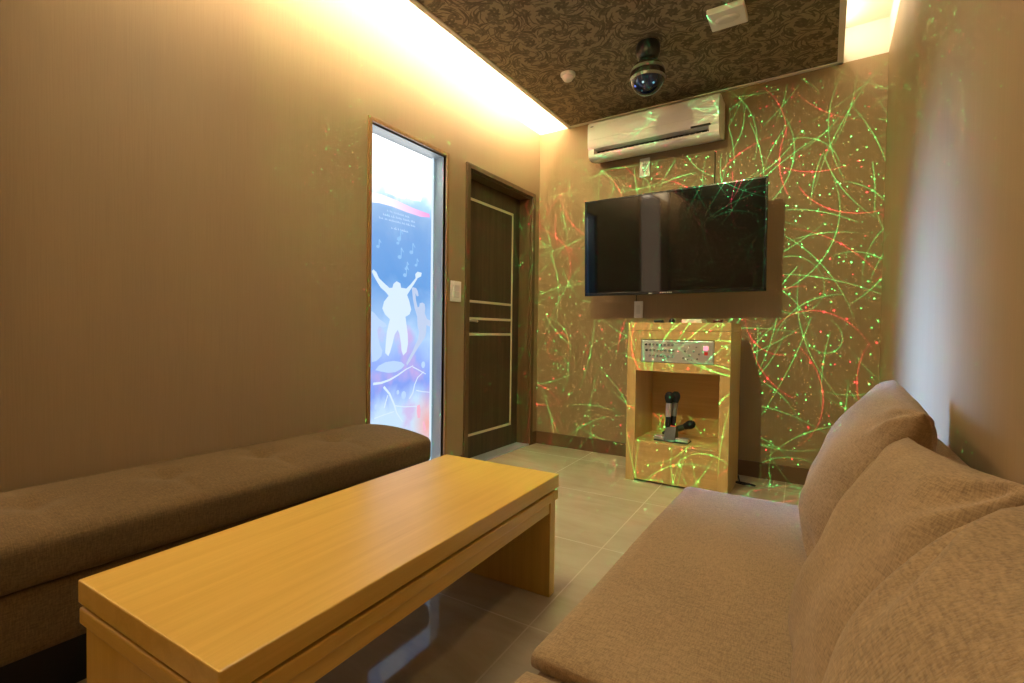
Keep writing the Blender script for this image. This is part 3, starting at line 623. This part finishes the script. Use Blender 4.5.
# bench
bn = thing('bench', 'long dark brown upholstered bench along the left wall', 'bench', (-1.74, .3, 0))
def tuft(p):
    if p.z > .40:
        tx = (p.x+1.735)/.26
        e = 0
        for yk in TUF:
            d = math.hypot((p.x+1.735)/.06, (p.y-yk)/.06); e += .022*math.exp(-d*d)
            e += .008*math.exp(-((p.y-yk)/.014)**2)*max(0, 1-tx*tx)
        p.z += .028*max(0, 1-tx*tx) - e
    return p
TUF = [-.55+.31*i for i in range(7)]
softbox(-1.995, -1.478, -.98, 1.645, .325, .435, .028, 22, 180, 8, tuft).build('seat_cushion', M_bench, bn, 'all')
softbox(-1.99, -1.492, -.98, 1.63, .165, .328, .02, 6, 30, 6).build('base', M_bench, bn, 'all')
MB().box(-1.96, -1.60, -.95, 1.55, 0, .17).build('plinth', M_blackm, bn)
# sofa
sf = thing('sofa', 'beige fabric sofa along the right wall', 'sofa', (-.05, .3, 0))
softbox(-.362, .256, -.98, 1.60, .06, .405, .02, 14, 60, 8).build('base', M_fab, sf, 'all')
softbox(-.372, .14, .632, 1.635, .400, .430, .012, 16, 50, 4, lambda p: p+Vector((0, 0, .004*math.sin(p.y*9)*math.sin(p.x*7)))).build('seat_pad', M_fab, sf, 'all')
softbox(-.368, .14, -.98, .618, .396, .420, .012, 16, 50, 4).build('seat_pad', M_fab, sf, 'all')
softbox(.165, .256, -.98, 1.62, .40, .675, .04, 10, 60, 12).build('backrest', M_fab, sf, 'all')
MB().box(-.30, .2, -.9, 1.5, 0, .07).build('plinth', M_blackm, sf)
# cushions
def cushion(loc, wid, hgt, th, rot, seed, label):
    n = 46; t = bmesh.new(); rnd = random.Random(seed); sides = []
    ph = [rnd.uniform(0, 9) for _ in range(6)]
    for sgn in (1, -1):
        g = []
        for i in range(n+1):
            row = []
            for j in range(n+1):
                u = -1+2*i/n; v = -1+2*j/n
                u = math.copysign(abs(u)**.8, u); v = math.copysign(abs(v)**.8, v)
                fu = max(0, 1-abs(u)**2.6); fv = max(0, 1-abs(v)**2.6)
                h_ = (fu*fv)**.43
                cxn = 1-.045*(1-v*v)*abs(u)**4; cyn = 1-.035*(1-u*u)*abs(v)**4
                x = u*cxn; y = v*cyn
                c_ = (abs(u)*abs(v))**1.5
                wr = .012*math.sin(7*(u-v)+ph[0]+sgn)*c_*h_*6 + .01*math.sin(5*u+3*v+ph[1])*h_
                wr += .03*(noise.noise(Vector((u*2.2+ph[2], v*2.2+ph[3], sgn*3.0))))*h_
                z = sgn*(th/2*h_) + sgn*wr*.35*(th/.18)
                for su in (-1, 1):
                    for sv in (-1, 1):
                        du, dv = 1-su*u, 1-sv*v; dd = math.hypot(du, dv)
                        an = math.atan2(dv, du)
                        z += sgn*.010*math.sin(an*9+ph[4]+su*2+sv)*math.exp(-(dd/.42)**2)*min(1, dd/.12)
                        z += -sgn*.010*math.exp(-((an-.785)/.16)**2)*math.exp(-((dd-.3)/.22)**2)
                # weight sags to the bottom
                z *= 1+.22*(-v)
                row.append((x*wid/2, y*hgt/2, z))
            g.append(row)
        sides.append(g)
    vt = [[None]*(n+1) for _ in range(n+1)]; vb = [[None]*(n+1) for _ in range(n+1)]
    for i in range(n+1):
        for j in range(n+1):
            vt[i][j] = t.verts.new(sides[0][i][j])
            vb[i][j] = vt[i][j] if i in (0, n) or j in (0, n) else t.verts.new(sides[1][i][j])
    for i in range(n):
        for j in range(n):
            t.faces.new((vt[i][j], vt[i+1][j], vt[i+1][j+1], vt[i][j+1]))
            t.faces.new((vb[i][j], vb[i][j+1], vb[i+1][j+1], vb[i+1][j]))
    bmesh.ops.recalc_face_normals(t, faces=t.faces)
    mb = MB(); mb._add(t); o = mb.build('cushion', M_fab, None, 'all', label=label, cat='cushion', group='cushions on the sofa')
    o.location = loc; o.rotation_euler = rot
    md = o.modifiers.new('s', 'SUBSURF'); md.levels = 1; md.render_levels = 1
    return o
# local x = width, local y = up the cushion, local z = its thickness
def place_cushion(y, bx, tx, wid, hgt, th, twist, roll_, seed, label, zb=.425, zt=.79):
    up_ = Vector((tx-bx, 0, zt-zb)).normalized()
    wd = Vector((0, 1, 0)); nrm = wd.cross(up_)*1
    Mx = Matrix((wd, up_, wd.cross(up_))).transposed()
    Mx = Matrix.Rotation(twist, 3, 'Z') @ Mx @ Matrix.Rotation(roll_, 3, 'Z')
    o = cushion(((bx+tx)/2, y, (zb+zt)/2), wid, hgt, th, Mx.to_euler(), seed, label); return o
place_cushion(1.385, .022, .150, .49, .40, .19, math.radians(1), math.radians(3), 3, 'beige cushion at the far end of the sofa, nearest the television')
place_cushion(.765, .030, .130, .42, .385, .17, math.radians(4), math.radians(-5), 5, 'middle beige cushion, between the farthest and the nearest cushion', zt=.765)
place_cushion(.175, .010, .118, .50, .42, .21, math.radians(3), math.radians(0), 8, 'nearest beige cushion, cut off by the right edge of the photo', zt=.81)
# added unseen panel beside the camera, glows for the television stripe and fill
w2 = thing('added_glow_panel', None, None, (XL, -.06, 0), kind='structure')
MB().box(XL, XL+.012, -.50, .35, .02, 2.50, .002).build('added_panel_glow', emis('added_panel_glow', (1.0, .68, .44), .85), w2)
MB().box(XL, XL+.02, -.53, -.50, 0, 2.52, .002).box(XL, XL+.02, .35, .365, 0, 2.52, .002).box(XL, XL+.02, -.50, .35, 2.50, 2.52, .002).build('window_frame', M_trimwood, w2)  # frame of the added panel
